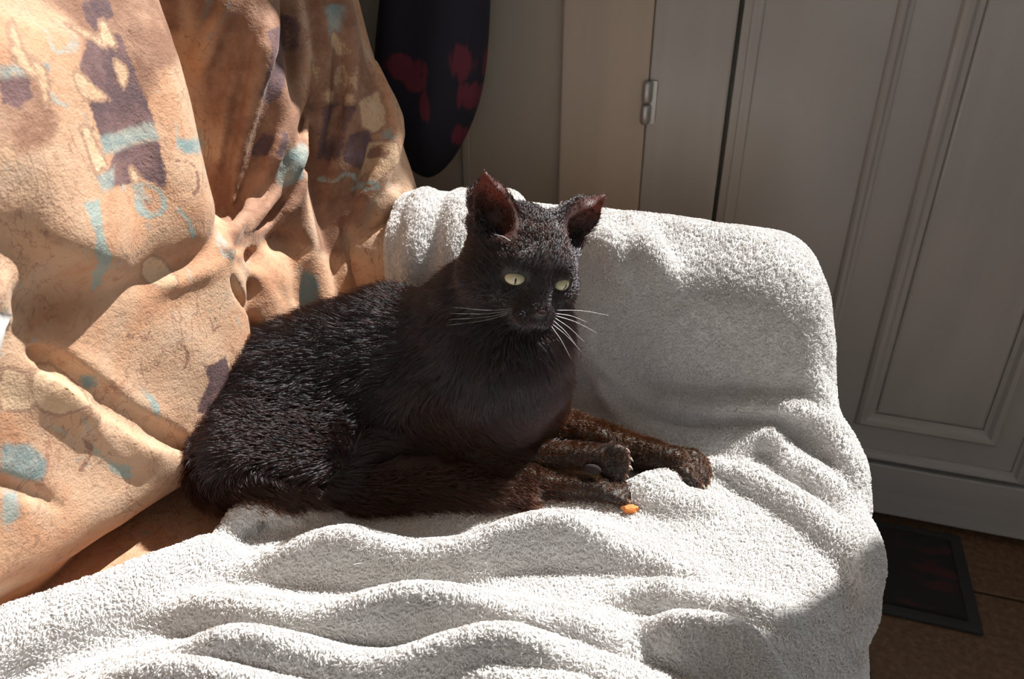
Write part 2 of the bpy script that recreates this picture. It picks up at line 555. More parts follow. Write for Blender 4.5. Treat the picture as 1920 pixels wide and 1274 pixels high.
# panelled door, its frame and hinge
dr = empty('door_1', (0.2, YW, 0)); tag(dr, kind='structure')
ZB = Zs(-0.455) + 0.012
box('door_stile', (-0.1715, YW - 0.018, ZB), (-0.056, YW + 0.03, 1.04), M['door'], dr, 0.003)
box('door_stile', (-0.168, YW - 0.006, ZB), (-0.150, YW + 0.02, 1.04), M['door'], dr, 0.002)
LB = Zs(-0.335)
box('door_leaf', (-0.050, YW - 0.010, LB + 0.0), (0.50, YW + 0.03, 1.04), M['door'], dr, 0.002)
box('bottom_rail', (-0.056, YW - 0.016, ZB), (1.20, YW + 0.03, LB - 0.004), M['door'], dr, 0.003)
box('door_stile', (0.505, YW - 0.016, LB - 0.004), (0.70, YW + 0.03, 1.04), M['door'], dr, 0.003)
box('door_leaf', (0.705, YW - 0.010, LB), (1.20, YW + 0.03, 1.04), M['door'], dr, 0.002)
box('door_bead', (-0.038, YW - 0.014, LB), (-0.022, YW - 0.008, 1.04), M['door'], dr, 0.002)
def moulding(x0, x1, z0, z1, w, proud, parent, name='moulding'):
    # a mitred frame with a rounded profile
    prof = [(0, 0), (0.12, 0.75), (0.3, 1.0), (0.55, 0.9), (0.75, 0.45), (1.0, 0.35), (1.0, 0)]
    corners = [(x0, z0, 1, 1), (x1, z0, -1, 1), (x1, z1, -1, -1), (x0, z1, 1, -1)]
    V, Fc = [], []
    n = len(prof)
    for (cx, cz, sx, sz) in corners:
        for (a, b) in prof:
            V.append((cx + sx * a * w, YW - 0.0095 - b * proud, cz + sz * a * w))
    for i in range(4):
        j = (i + 1) % 4
        for k in range(n - 1):
            Fc.append((i * n + k, i * n + k + 1, j * n + k + 1, j * n + k))
    o = mesh_obj(name, V, Fc, M['door'], parent, False)
    bm = bmesh.new(); bm.from_mesh(o.data); bmesh.ops.recalc_face_normals(bm, faces=bm.faces); bm.to_mesh(o.data); bm.free()
    return o
moulding(0.145, 0.492, LB + 0.004, 1.03, 0.020, 0.011, dr)
moulding(0.220, 0.440, LB + 0.068, 0.99, 0.028, 0.012, dr)
box('door_panel', (0.250, YW - 0.016, LB + 0.098), (0.41, YW - 0.008, 0.96), M['door'], dr, 0.004)
# hinge
hb = bmesh.new()
def cyl_bm(c, r, z0, z1, n=14):
    V, Fc = tube_mesh([(c[0], c[1], z0), (c[0], c[1], z0 + 0.001), (c[0], c[1], z0 + 0.004), (c[0], c[1], z1 - 0.004), (c[0], c[1], z1 - 0.001), (c[0], c[1], z1)], [r * .55, r * .8, r, r, r * .8, r * .55], n)
    return V, Fc
hz = Zs(0.242)
for a, b in ((-0.030, 0.000), (0.001, 0.034)):
    V, Fc = cyl_bm((-0.172, YW - 0.026), 0.0075, hz + a, hz + b)
    mesh_obj('hinge_barrel', V, Fc, M['metal'], dr)
box('hinge_leaf', (-0.170, YW - 0.021, hz - 0.030), (-0.158, YW - 0.0175, hz + 0.034), M['metal'], dr, 0.0005)
# glazed upper part out of the picture; right-hand opening added for more skylight
wn = empty('window_1', (0.6, YW, 1.04)); tag(wn, kind='structure')
box('window_sill', (-0.172, YW - 0.01, 1.042), (2.4, YW + 0.16, 1.075), M['door'], wn, 0.004)
box('window_head', (-0.172, YW, 3.10), (2.4, YW + 0.16, 3.30), M['door'], wn, 0.004)
box('window_jamb', (-0.172, YW, 1.075), (-0.125, YW + 0.10, 3.10), M['door'], wn, 0.004)
box('mullion', (0.76, YW, 1.075), (0.95, YW + 0.16, 3.10), M['door'], wn, 0.004)
box('window_jamb', (2.30, YW, 1.075), (2.4, YW + 0.16, 3.10), M['door'], wn, 0.004)
# door mat
mt = empty('door_mat', (0.25, 1.12, 0)); tag(mt, 'dark rubber door mat with dull red pattern on the floor by the door', 'door mat')
box('pile', (-0.11, 1.022, 0.001), (0.410, 1.205, 0.011), M['mat'], mt, 0.004)
mb = bmesh.new()
for lo, hi in (((-0.13, 1.004, 0.0005), (0.43, 1.022, 0.008)), ((-0.13, 1.205, 0.0005), (0.43, 1.222, 0.008)), ((0.410, 1.022, 0.0005), (0.43, 1.205, 0.008)), ((-0.13, 1.022, 0.0005), (-0.11, 1.205, 0.008))):
    box_bm(lo, hi, 0.002, bm=mb)
bm_obj('rubber_edge', mb, M['mat_edge'], mt)

# dark coat hanging by the wall behind the sofa
YC = 1.13
ct = empty('hanging_coat', (0, 0, 0))
prof = []
for (pl, pr, py) in ((722, 918, -60), (716, 917, 0), (708, 914, 70), (705, 909, 130), (712, 899, 180), (722, 884, 225), (736, 866, 265), (756, 846, 300), (778, 824, 324), (798, 806, 333)):
    a, b = at_y(pl, py, YC), at_y(pr, py, YC)
    prof.append(((a[0] + b[0]) / 2, (a[2] + b[2]) / 2, (b[0] - a[0]) / 2))
top = prof[0]
prof = [(top[0] + 0.01, 1.75, 0.05), (top[0] + 0.01, 1.68, 0.085), (top[0] + 0.005, 1.4, 0.10)] + prof
V, Fc = [], []
NR = 48
for i, (cx, cz, w) in enumerate(prof):
    for k in range(NR):
        a = 2 * math.pi * k / NR
        fold = 1 + 0.10 * math.sin(5 * a + 0.6 * i * 0.3) * min(1, w / 0.06)
        V.append((cx + w * math.cos(a) , YC + min(0.055, w * 0.8) * math.sin(a) * fold, cz))
for i in range(len(prof) - 1):
    for k in range(NR):
        k2 = (k + 1) % NR
        Fc.append((i * NR + k, (i + 1) * NR + k, (i + 1) * NR + k2, i * NR + k2))
Fc.append(tuple(range(NR))); Fc.append(tuple((len(prof) - 1) * NR + k for k in range(NR))[::-1])
co_ = mesh_obj('coat_body', V, Fc, M['coat'], ct)
md = co_.modifiers.new('s', 'SUBSURF'); md.levels = 1; md.render_levels = 2
V, Fc = tube_mesh([(top[0], YC, 1.74), (top[0], YC, 1.80), (top[0], YC + 0.05, 1.82), (top[0], YW, 1.82)], [0.006] * 4)
mesh_obj('hook', V, Fc, M['metal'], ct)
tag(ct, 'dark navy and burgundy coat hanging against the wall behind the sofa', 'coat')

# ------------------------------------------------------------------ sofa: backrest lobes
def U(px, py, x, z=None): return at_x(px, py, x)
bv = Vol((-0.74, -0.02, SEAT - 0.06), (-0.34, 1.02, SEAT + 0.60), 0.0033)
def rotY(deg):
    a = math.radians(deg)
    return np.array([[math.cos(a), 0, math.sin(a)], [0, 1, 0], [-math.sin(a), 0, math.cos(a)]])
def rotZ(deg):
    a = math.radians(deg)
    return np.array([[math.cos(a), -math.sin(a), 0], [math.sin(a), math.cos(a), 0], [0, 0, 1]])
def rotX(deg):
    a = math.radians(deg)
    return np.array([[1, 0, 0], [0, math.cos(a), -math.sin(a)], [0, math.sin(a), math.cos(a)]])
lean = rotY(-12) @ rotX(-10)
# recessed core, far lobe, middle lobe, near lobe, lower lobes
bv.rbox((-0.69, 0.45, SEAT + 0.30), (0.09, 0.50, 0.42), 0.05, rotY(-9), k=0.01)
bv.rbox((-0.603, 0.845, SEAT + 0.30), (0.10, 0.150, 0.38), 0.035, rotY(-15) @ rotZ(-44), k=0.010)     # far lobe
bv.rbox((-0.638, 0.745, SEAT + 0.34), (0.08, 0.135, 0.37), 0.016, rotY(-9) @ rotX(-6) @ rotZ(-57), k=0.008)      # middle lobe
bv.rbox((-0.590, 0.650, SEAT + 0.085), (0.10, 0.12, 0.135), 0.08, rotZ(-30), k=0.014)                    # lower middle lobe
bv.rbox((-0.640, 0.352, SEAT + 0.515), (0.125, 0.300, 0.285), 0.060, lean, k=0.006)                     # near lobe
bv.rbox((-0.592, 0.400, SEAT + 0.152), (0.105, 0.240, 0.140), 0.062, rotX(-8) @ rotZ(-8), k=0.004)                 # lower lobe
bv.rbox((-0.665, 0.235, SEAT + 0.075), (0.115, 0.225, 0.105), 0.075, rotZ(-10), k=0.008)                 # low left roll
def on_back(pts, shift):
    out = []
    for p in pts:
        q = bv.hit(*p)
        if q is None: continue
        out.append(q - bv.normal(q) * shift)
    return out
def crease(pts, r=0.006, k=0.010, deep=0.3):
    hs = on_back(pts, r * (deep - 0.4))
    if len(hs) > 1:
        n = 3 * len(hs)
        bv.chain(spline(hs, n), list(r * np.clip(np.minimum(np.arange(n), np.arange(n)[::-1]) / (n * .3) + 0.2, 0, 1)), k, 'sub')
def ridge(pts, r=0.008, out=0.007, k=0.011):
    hs = on_back(pts, r - out)
    if len(hs) > 1:
        n = 3 * len(hs)
        bv.chain(spline(hs, n), list(r * np.clip(np.minimum(np.arange(n), np.arange(n)[::-1]) / (n * .3) + 0.3, 0, 1)), k, 'add')
# near lobe: long soft vertical swells
ridge([(110, -20), (130, 150), (150, 300), (165, 430), (165, 520)], 0.030, 0.008, 0.04)
ridge([(250, -20), (290, 150), (325, 300), (350, 420)], 0.026, 0.006, 0.04)
ridge([(20, 60), (20, 200), (10, 330)], 0.03, 0.006, 0.04)
crease([(-10, 445), (50, 490), (110, 530), (185, 545)], 0.016, 0.03)
crease([(30, 560), (80, 570), (140, 560)], 0.012, 0.02)
# middle lobe: hanging folds
ridge([(510, -30), (498, 80), (478, 190), (455, 290), (436, 380)], 0.013, 0.017, 0.010)
ridge([(552, -10), (562, 100), (552, 180), (522, 270), (482, 370), (430, 440)], 0.012, 0.016, 0.010)
ridge([(450, -30), (420, 30), (388, 90), (375, 130)], 0.013, 0.016, 0.010)
ridge([(574, 320), (545, 390), (490, 440), (425, 472)], 0.010, 0.013, 0.010)
ridge([(574, 220), (562, 300), (520, 360), (460, 440)], 0.009, 0.011, 0.008)
ridge([(470, -20), (455, 80), (425, 200), (405, 330)], 0.008, 0.009, 0.010)
crease([(528, 40), (522, 150), (490, 260), (450, 360)], 0.006)
crease([(420, 476), (470, 456), (530, 452), (578, 468)], 0.007)
# far lobe: pleats running down to the arm
ridge([(640, -20), (660, 110), (655, 200), (635, 300), (605, 390)], 0.012, 0.014, 0.010)
ridge([(700, 120), (735, 240), (718, 310), (690, 365), (668, 420)], 0.012, 0.014, 0.010)
ridge([(768, 310), (740, 360), (705, 415)], 0.010, 0.012, 0.010)
ridge([(598, -20), (612, 90), (604, 190), (592, 280)], 0.010, 0.012, 0.010)
ridge([(690, 30), (690, 150), (680, 250), (650, 340)], 0.008, 0.008, 0.010)
crease([(625, 60), (632, 180), (615, 300)], 0.006)
crease([(700, 250), (690, 310), (655, 390)], 0.006)
crease([(640, 420), (665, 470), (670, 540)], 0.008)
# lower lobes: folds fanning out of the tuck
crease([(420, 498), (450, 555), (478, 610), (490, 660)], 0.007, 0.006, 0.7)
crease([(440, 492), (500, 530), (560, 590)], 0.007)
ridge([(450, 500), (510, 545), (575, 610)], 0.006, 0.006)
ridge([(300, 545), (360, 520), (405, 498)], 0.008, 0.005)
ridge([(40, 690), (120, 722), (200, 778), (270, 830), (320, 868)], 0.022, 0.013, 0.02)
crease([(10, 648), (60, 660), (120, 684), (200, 735), (270, 787), (340, 832), (370, 850)], 0.010, 0.006, 0.9)
crease([(185, 745), (220, 800), (250, 845)], 0.004, 0.008)
crease([(-30, 895), (0, 905), (60, 925), (115, 955)], 0.006, 0.008, 0.3)

# soft crumple
N3 = [a for a in bv.ax]
gx, gy, gz = np.meshgrid(bv.ax[0], bv.ax[1], bv.ax[2], indexing='ij')
near = np.abs(bv.d) < 0.02
Pn = np.stack([gx[near], gy[near], gz[near]], 1)
bv.d[near] += (0.0035 * vnoise(Pn * np.array([1, 1, 0.6]), 17) + 0.0012 * vnoise(Pn * np.array([1, 1, 0.7]), 45)).astype(np.float32)
del gx, gy, gz
V, Q = bv.nets()
V = smooth_v(V, Q, 2)
N, fn = normals_of(V, Q)
keep = V[Q].mean(1)[:, 0] > -0.70
V, Q, used = compact(V, Q[keep])

sofa = empty('sofa', (-0.2, 0.4, 0))
tag(sofa, 'sofa in printed peach, mauve and teal velvet with deep pleats', 'sofa')
back = fast_mesh('backrest', V, Q, M['velvet'], sofa)

# the print: motifs laid out on the cloth (coordinates along the backrest and up)
def seg_d(P, a, b):
    ab = b - a
    t = np.clip(((P - a) @ ab) / (ab @ ab + 1e-12), 0, 1)
    return np.linalg.norm(P - a - t[:, None] * ab, axis=1)
def poly_d(P, poly):
    d = np.full(len(P), 1e9); ins = np.zeros(len(P), bool)
    n = len(poly)
    for i in range(n):
        a, b = poly[i], poly[(i + 1) % n]
        d = np.minimum(d, seg_d(P, a, b))
        cond = ((a[1] > P[:, 1]) != (b[1] > P[:, 1]))
        xin = (b[0] - a[0]) * (P[:, 1] - a[1]) / (b[1] - a[1] + 1e-12) + a[0]
        ins ^= cond & (P[:, 0] < xin)
    return np.where(ins, -d, d)
P2 = V[:, 1:3]
def onto(pts):
    out = []
    for p in pts:
        h = bv.hit(*p)
        if h is not None: out.append(h[1:3])
    return np.array(out)
attrs = {k: np.full(len(V), 0.05) for k in ('m_brown', 'm_mauve', 'm_teal', 'm_tan', 'm_line', 'm_dark')}
def motif(layer, pts, smooth=False):
    q = onto(pts)
    if len(q) < 3: return
    if smooth: q = spline(np.vstack([q, q[:1]]), 5 * len(q))[:-1]
    attrs[layer] = np.minimum(attrs[layer], poly_d(P2, q))
def stroke(layer, pts, w=0.002):
    q = onto(pts)
    if len(q) < 2: return
    q = spline(q, 5 * len(q)); d = np.full(len(P2), 1e9)
    for a, b in zip(q[:-1], q[1:]): d = np.minimum(d, seg_d(P2, a, b))
    attrs[layer] = np.minimum(attrs[layer], d - w)
def leaf(layer, a, b, w, bend=0.0):
    a, b = np.array(a, float), np.array(b, float)
    ax = b - a; nrm = np.array([-ax[1], ax[0]])
    L = np.linalg.norm(ax); nrm = nrm / L
    up, dn = [], []
    for s in np.linspace(0, 1, 7):
        c = a + ax * s + nrm * bend * L * math.sin(math.pi * s)
        ww = w * math.sin(math.pi * min(1, s * 0.93 + 0.07)) ** 0.8
        up.append(tuple(c + nrm * ww)); dn.append(tuple(c - nrm * ww))
    motif(layer, up + dn[::-1])
# near lobe
motif('m_brown', [(60, -20), (330, -20), (345, 60), (300, 130), (270, 190), (160, 180), (150, 60)])
motif('m_brown', [(0, 150), (60, 140), (110, 230), (90, 270), (30, 290), (0, 240)])
motif('m_mauve', [(165, 70), (225, 60), (275, 190), (290, 235), (190, 262), (165, 190), (150, 120)])
motif('m_mauve', [(0, 145), (50, 140), (60, 180), (30, 200), (0, 195)])
motif('m_mauve', [(152, 0), (200, 0), (215, 30), (180, 60), (160, 40)])
motif('m_teal', [(188, 258), (285, 232), (300, 260), (195, 290)])
motif('m_mauve', [(215, 290), (295, 262), (312, 340), (308, 358), (260, 330), (240, 345), (200, 352), (195, 325)])
motif('m_teal', [(180, 330), (215, 310), (212, 350), (190, 362)])
motif('m_teal', [(330, 262), (370, 245), (382, 275), (345, 288)])
motif('m_teal', [(0, 130), (50, 118), (52, 138), (0, 144)])
motif('m_teal', [(72, 120), (90, 116), (92, 132), (76, 134)], True)
motif('m_line', [(160, 380), (185, 370), (193, 440), (190, 530), (172, 545), (178, 470)])
motif('m_tan', [(148, 240), (163, 238), (202, 312), (180, 326)])
leaf('m_tan', (140, 135), (215, 190), 11, 0.12)
leaf('m_tan', (215, 110), (230, 172), 12, -0.1)
leaf('m_tan', (190, 35), (222, 95), 13, 0.12)
leaf('m_tan', (120, 45), (205, 95), 6, -0.06)
leaf('m_tan', (140, 140), (165, 190), 7, 0.0)
leaf('m_tan', (20, 30), (70, 150), 12, 0.1)
leaf('m_tan', (55, 100), (85, 200), 10, -0.1)
leaf('m_tan', (245, 315), (262, 352), 8, 0.0)
stroke('m_line', [(252, 352), (278, 348), (302, 365), (305, 395), (285, 405), (262, 395), (255, 375)], 0.0022)
stroke('m_dark', [(265, 370), (280, 385), (298, 378)], 0.0014)
stroke('m_dark', [(330, 300), (362, 310), (372, 350), (362, 365)], 0.0014)
stroke('m_line', [(335, 395), (352, 415), (362, 445)], 0.0024)
stroke('m_line', [(85, 55), (95, 85), (108, 100), (115, 95)], 0.0022)
stroke('m_dark', [(80, 75), (92, 98), (108, 102)], 0.0012)
motif('m_tan', [(0, 200), (12, 205), (16, 250), (8, 270), (0, 275)])
# middle lobe
motif('m_mauve', [(500, 60), (530, 30), (545, 90), (530, 170), (505, 200), (485, 180)])
motif('m_mauve', [(505, 240), (540, 245), (530, 300), (505, 290)])
motif('m_teal', [(545, 275), (572, 270), (570, 330), (530, 350), (520, 320)])
motif('m_teal', [(390, 20), (430, 5), (420, 40), (385, 75)])
motif('m_brown', [(348, -20), (550, -20), (560, 150), (575, 330), (572, 455), (425, 468), (412, 300)])
# far lobe
motif('m_mauve', [(602, 200), (632, 192), (640, 250), (622, 290), (596, 300), (594, 250)])
motif('m_mauve', [(655, 255), (690, 240), (708, 270), (690, 325), (640, 305), (638, 290)])
motif('m_brown', [(560, -20), (655, -20), (700, 90), (712, 180), (690, 330), (640, 480), (600, 470), (590, 120)])
motif('m_tan', [(672, 190), (712, 172), (728, 235), (700, 250), (676, 240)])
leaf('m_tan', (625, 60), (635, 105), 9, 0.0)
leaf('m_tan', (640, 120), (632, 175), 8, 0.1)
leaf('m_tan', (585, 115), (590, 190), 8, -0.1)
leaf('m_tan', (612, 168), (622, 195), 10, 0.0)
motif('m_teal', [(610, 15), (640, 10), (640, 60), (618, 75)])
motif('m_teal', [(715, 245), (735, 240), (742, 262), (722, 265)])
stroke('m_line', [(625, 340), (650, 325), (672, 345), (660, 355)], 0.0024)
stroke('m_dark', [(715, 295), (735, 275), (740, 290)], 0.0016)
motif('m_tan', [(690, 270), (735, 262), (752, 300), (720, 330), (690, 350)])
motif('m_teal', [(560, 495), (590, 520), (600, 560), (580, 600), (560, 560)])
# lower lobes
motif('m_mauve', [(382, 690), (422, 665), (440, 735), (405, 775), (368, 775), (378, 740), (392, 715)])
leaf('m_line', (250, 722), (300, 785), 7, -0.12)
leaf('m_line', (195, 860), (250, 895), 7, 0.1)
leaf('m_line', (85, 795), (140, 840), 6, -0.1)
leaf('m_line', (155, 760), (175, 820), 6, 0.1)
motif('m_teal', [(0, 830), (60, 835), (90, 860), (80, 900), (30, 900), (0, 885)])
motif('m_teal', [(0, 915), (25, 920), (35, 970), (15, 985), (0, 970)])
motif('m_teal', [(150, 705), (175, 705), (178, 725), (155, 728)], True)
motif('m_tan', [(55, 690), (100, 690), (160, 740), (170, 760), (110, 780), (65, 750)], True)
motif('m_tan', [(0, 690), (45, 700), (60, 760), (20, 770), (0, 760)], True)
motif('m_tan', [(265, 495), (290, 480), (320, 505), (330, 540), (280, 530)], True)
stroke('m_dark', [(330, 640), (350, 660), (345, 690), (325, 690)], 0.0013)
stroke('m_dark', [(240, 630), (270, 640), (280, 620)], 0.0013)
stroke('m_dark', [(160, 825), (170, 850), (150, 880)], 0.0012)
stroke('m_line', [(165, 835), (200, 865), (240, 880)], 0.0014)
stroke('m_dark', [(395, 590), (405, 600), (408, 615), (396, 618)], 0.0014)
for k_, v_ in attrs.items(): add_attr(back, k_, v_)

# seat, arm and plinth under the blanket
box('seat_cushion', (-0.63, -0.60, SEAT - 0.16), (0.118, 0.745, SEAT - 0.012), M['velvet_plain'], sofa, 0.03, 4, True)
box('plinth', (-0.66, -0.60, 0.06), (0.10, 1.0, SEAT - 0.165), M['velvet_plain'], sofa, 0.02, 3, True)
box('armrest', (-0.60, 0.80, SEAT - 0.155), (0.085, 0.915, SEAT + 0.165), M['velvet_plain'], sofa, 0.05, 5, True)
box('back_frame', (-0.80, -0.60, 0.07), (-0.665, 0.98, SEAT + 0.55), M['velvet_plain'], sofa, 0.03, 3, True)
for x in (-0.72, 0.04):
    for y in (-0.52, 0.93):
        V_, F_ = tube_mesh([(x, y, 0.0), (x, y, 0.075)], [0.02, 0.026], 12)
        mesh_obj('leg', V_, F_, M['wood'], sofa)

# ------------------------------------------------------------------ the blanket
kv = Vol((-0.62, 0.02, SEAT - 0.36), (0.27, 1.06, SEAT + 0.29), 0.004)
# rucks of the cloth lying across the seat: a steep near flank and a long far flank each
RUCKS = [  # crest line, height, near width, far width
    ([(300, 1030), (420, 1003), (560, 998), (750, 1003), (870, 998), (960, 978), (1060, 970), (1180, 985), (1290, 1012), (1380, 1040)], .034, .012, .036),
    ([(200, 1085), (330, 1085), (470, 1112), (600, 1122), (800, 1110), (980, 1115), (1160, 1140), (1270, 1165)], .036, .011, .034),
    ([(-90, 1262), (0, 1237), (120, 1214), (250, 1198), (430, 1191), (600, 1205), (720, 1212), (830, 1200), (960, 1187), (1080, 1196), (1200, 1225), (1300, 1262), (1370, 1310)], .034, .011, .030),
    ([(-60, 1290), (150, 1250), (300, 1243), (450, 1256), (600, 1272), (760, 1300)], .030, .012, .022),
    ([(1130, 1082), (1230, 1088), (1330, 1096), (1440, 1108), (1530, 1140)], .022, .010, .024),
    ([(1150, 1112), (1260, 1142), (1350, 1165), (1450, 1208), (1520, 1262), (1550, 1310)], .034, .012, .022),
    ([(780, 1262), (880, 1240), (980, 1250), (1100, 1275), (1200, 1320)], .026, .012, .022),
]
ux, vy = kv.ax[0].astype(float), kv.ax[1].astype(float)
RH = np.zeros((len(ux), len(vy)))
for line, A, wn, wf in RUCKS:
    A = A * 1.45
    P = spline([at_z(a_, b_, A) for a_, b_ in line], 6 * len(line))
    o_ = np.argsort(P[:, 0])
    vi = np.interp(ux, P[o_, 0], P[o_, 1])
    u0, u1 = P[:, 0].min(), P[:, 0].max()
    e_ = 0.30 * (u1 - u0)
    Ai = A * np.clip((ux - u0) / e_, 0, 1) ** 0.7 * np.clip((u1 - ux) / e_, 0, 1) ** 0.7
    wob = 1 + 0.18 * np.sin(ux * 37 + A * 900)
    dd_ = vy[None, :] - vi[:, None]
    h_ = (Ai * wob)[:, None] * np.where(dd_ < 0, np.exp(-(dd_ / wn) ** 2), np.exp(-(dd_ / wf) ** 2))
    m_ = np.maximum(RH, h_); k_ = 0.006
    q_ = np.maximum(k_ - np.abs(RH - h_), 0) / k_
    RH = m_ + q_ * q_ * k_ * 0.25
RH -= RH.min()
X_, Y_, Z3 = kv.ax[0][:, None, None], kv.ax[1][None, :, None], kv.ax[2][None, None, :] - RH[:, :, None].astype(np.float32)
q_ = [np.abs(X_ + 0.26) - (0.408 - .045), np.abs(Y_ - 0.16) - (0.66 - .045), np.abs(Z3 - (SEAT - 0.20)) - (0.20 - .045)]
kv.d = (np.sqrt(np.maximum(q_[0], 0) ** 2 + np.maximum(q_[1], 0) ** 2 + np.maximum(q_[2], 0) ** 2) + np.minimum(np.maximum(np.maximum(q_[0], q_[1]), q_[2]), 0) - .045).astype(np.float32)
del Z3, q_
kv.rbox((-0.26, 0.858, SEAT - 0.09), (0.352, 0.080, 0.285), 0.070, k=0.05)
def fold(pts, r=0.022, k=0.012, taper=True, sink=None, n=None, gain=1.0):
    # pts: (px, py, crest height over the seat); a round swell of the cloth whose crest follows them
    sink = r if sink is None else sink
    P = spline([at_z(a, b, c * gain) - np.array([0, 0, sink]) for a, b, c in pts], n or 4 * len(pts))
    m = len(P)
    rr = np.full(m, r)
    if taper: rr = r * np.clip(np.minimum(np.arange(m), np.arange(m)[::-1]) / (m * 0.22) + 0.45, 0, 1)
    kv.chain(P, list(rr), k)
fold([(-300, 1275, .05), (-80, 1180, .05), (0, 1146, .048), (180, 1084, .042), (370, 1016, .030)], 0.026, 0.03, taper=False)
# folds running over the front corner
def armfold(pts, r, k=0.02, sink=0.5):
    P = spline([at_y(a, b, y) for a, b, y in pts], 4 * len(pts)) - np.array([0, 0, r * sink])
    m = len(P)
    kv.chain(P, list(r * np.clip(np.minimum(np.arange(m), np.arange(m)[::-1]) / (m * 0.3) + 0.4, 0, 1)), k)
# slack cloth where arm and seat meet
def fold_on(pts, r, out, k=0.014, taper=0.3):
    # a fold whose crest stands out by `out` from the cloth already there
    P = []
    for a_, b_ in pts:
        h_ = kv.hit(a_, b_)
        if h_ is not None: P.append(h_ - kv.normal(h_) * (r - out))
    if len(P) < 2: return
    P = spline(P, 4 * len(P)); m = len(P)
    kv.chain(P, list(r * np.clip(np.minimum(np.arange(m), np.arange(m)[::-1]) / (m * taper) + 0.5, 0, 1)), k)
armfold([(1488, 560, .84), (1496, 680, .82), (1508, 790, .79), (1538, 900, .74), (1568, 980, .69)], 0.034, 0.05, 0.0)
fold_on([(1090, 590), (1120, 665), (1180, 735), (1250, 765), (1330, 772), (1420, 768), (1500, 785), (1560, 830), (1595, 900), (1612, 960)], 0.019, 0.021)
fold_on([(1130, 730), (1200, 785), (1290, 812), (1370, 812), (1450, 800)], 0.016, 0.015)
def groove_on(pts, r, k=0.010):
    P = [kv.hit(a_, b_) for a_, b_ in pts]
    P = spline([p for p in P if p is not None], 4 * len(pts)); m = len(P)
    kv.chain(P, list(r * np.clip(np.minimum(np.arange(m), np.arange(m)[::-1]) / (m * 0.25) + 0.3, 0, 1)), k, 'sub')
groove_on([(1110, 690), (1170, 755), (1250, 790), (1340, 797), (1430, 790), (1510, 812), (1560, 862)], 0.009)
fold_on([(1180, 800), (1260, 832), (1350, 838), (1430, 825)], 0.014, 0.012)
fold_on([(1520, 700), (1550, 770), (1585, 850), (1608, 920)], 0.010, 0.008)
fold_on([(1330, 880), (1400, 905), (1480, 950), (1550, 1005), (1590, 1070), (1605, 1140), (1598, 1220)], 0.016, 0.020, 0.012)
fold_on([(1480, 860), (1540, 905), (1590, 965), (1618, 1040), (1628, 1130)], 0.014, 0.017, 0.012)
fold_on([(1445, 815), (1470, 845), (1490, 885)], 0.009, 0.007, 0.012)
# small tucks under the cat's paws and by its rump
fold([(1195, 915, .016), (1225, 890, .026), (1265, 885, .022)], 0.012, 0.016)
fold([(1190, 905, .012), (1260, 925, .018), (1340, 935, .012)], 0.012, 0.016)
fold([(395, 990, .014), (440, 950, .026), (485, 920, .034), (540, 938, .024)], 0.016, 0.016)
fold([(555, 965, .012), (590, 948, .020), (640, 962, .012)], 0.012, 0.014)
# soft gathers on the arm: on its top and down its inner face
fold_on([(800, 368), (790, 400), (778, 460), (768, 530)], 0.016, 0.017)
fold_on([(868, 370), (860, 405), (850, 460), (845, 530)], 0.016, 0.017)
fold_on([(735, 420), (718, 460), (700, 530)], 0.014, 0.010)
armfold([(945, 366, .86), (955, 390, .81), (960, 430, .79)], 0.020)
armfold([(1110, 430, .84), (1150, 450, .79), (1180, 520, .782)], 0.016)
armfold([(1190, 425, .84), (1215, 455, .79), (1250, 520, .782)], 0.016)
armfold([(1100, 435, .85), (1190, 418, .85), (1330, 440, .85), (1450, 458, .85)], 0.016)
near = np.abs(kv.d) < 0.02
idx = np.argwhere(near)
Pn = kv.lo + kv.h * idx
kv.d[near] += (0.0030 * vnoise(Pn, 13) + 0.0016 * vnoise(Pn, 37)).astype(np.float32)
# outline of the blanket seen from above: it ends on the seat short of the backrest
edge = np.array([at_z(-300, 1260, .045)[:2], at_z(-80, 1165, .045)[:2], at_z(0, 1130, .043)[:2], at_z(180, 1070, .038)[:2], at_z(370, 1000, .024)[:2], at_z(430, 950, .02)[:2], at_z(480, 918, .03)[:2], (-0.405, 0.62), (-0.400, 0.74), (-0.405, 0.80), (-0.425, 0.90), (-0.44, 1.08), (0.6, 1.08), (0.6, -0.6), (-0.62, -0.6), (-0.62, 0.0)])
gxy = np.stack(np.meshgrid(kv.ax[0], kv.ax[1], indexing='ij'), -1).reshape(-1, 2)
ed = poly_d(gxy, edge).reshape(kv.n[0], kv.n[1], 1).astype(np.float32)
k = 0.014
hh = np.maximum(k - np.abs(kv.d - ed), 0) / k
kv.d = np.maximum(kv.d, ed) + hh * hh * k * 0.25
del hh
V, Q = kv.nets()
V = smooth_v(V, Q, 2)
N, fn = normals_of(V, Q)
cen = V[Q].mean(1)
keep = ~((fn[:, 1] > 0.75) & (cen[:, 1] > 0.93)) & (fn[:, 2] > -0.6)
V, Q, used = compact(V, Q[keep])
blanket = fast_mesh('blanket', V, Q, M['blanket'])
tag(blanket, 'light grey fleece blanket draped over the sofa seat and armrest', 'blanket')

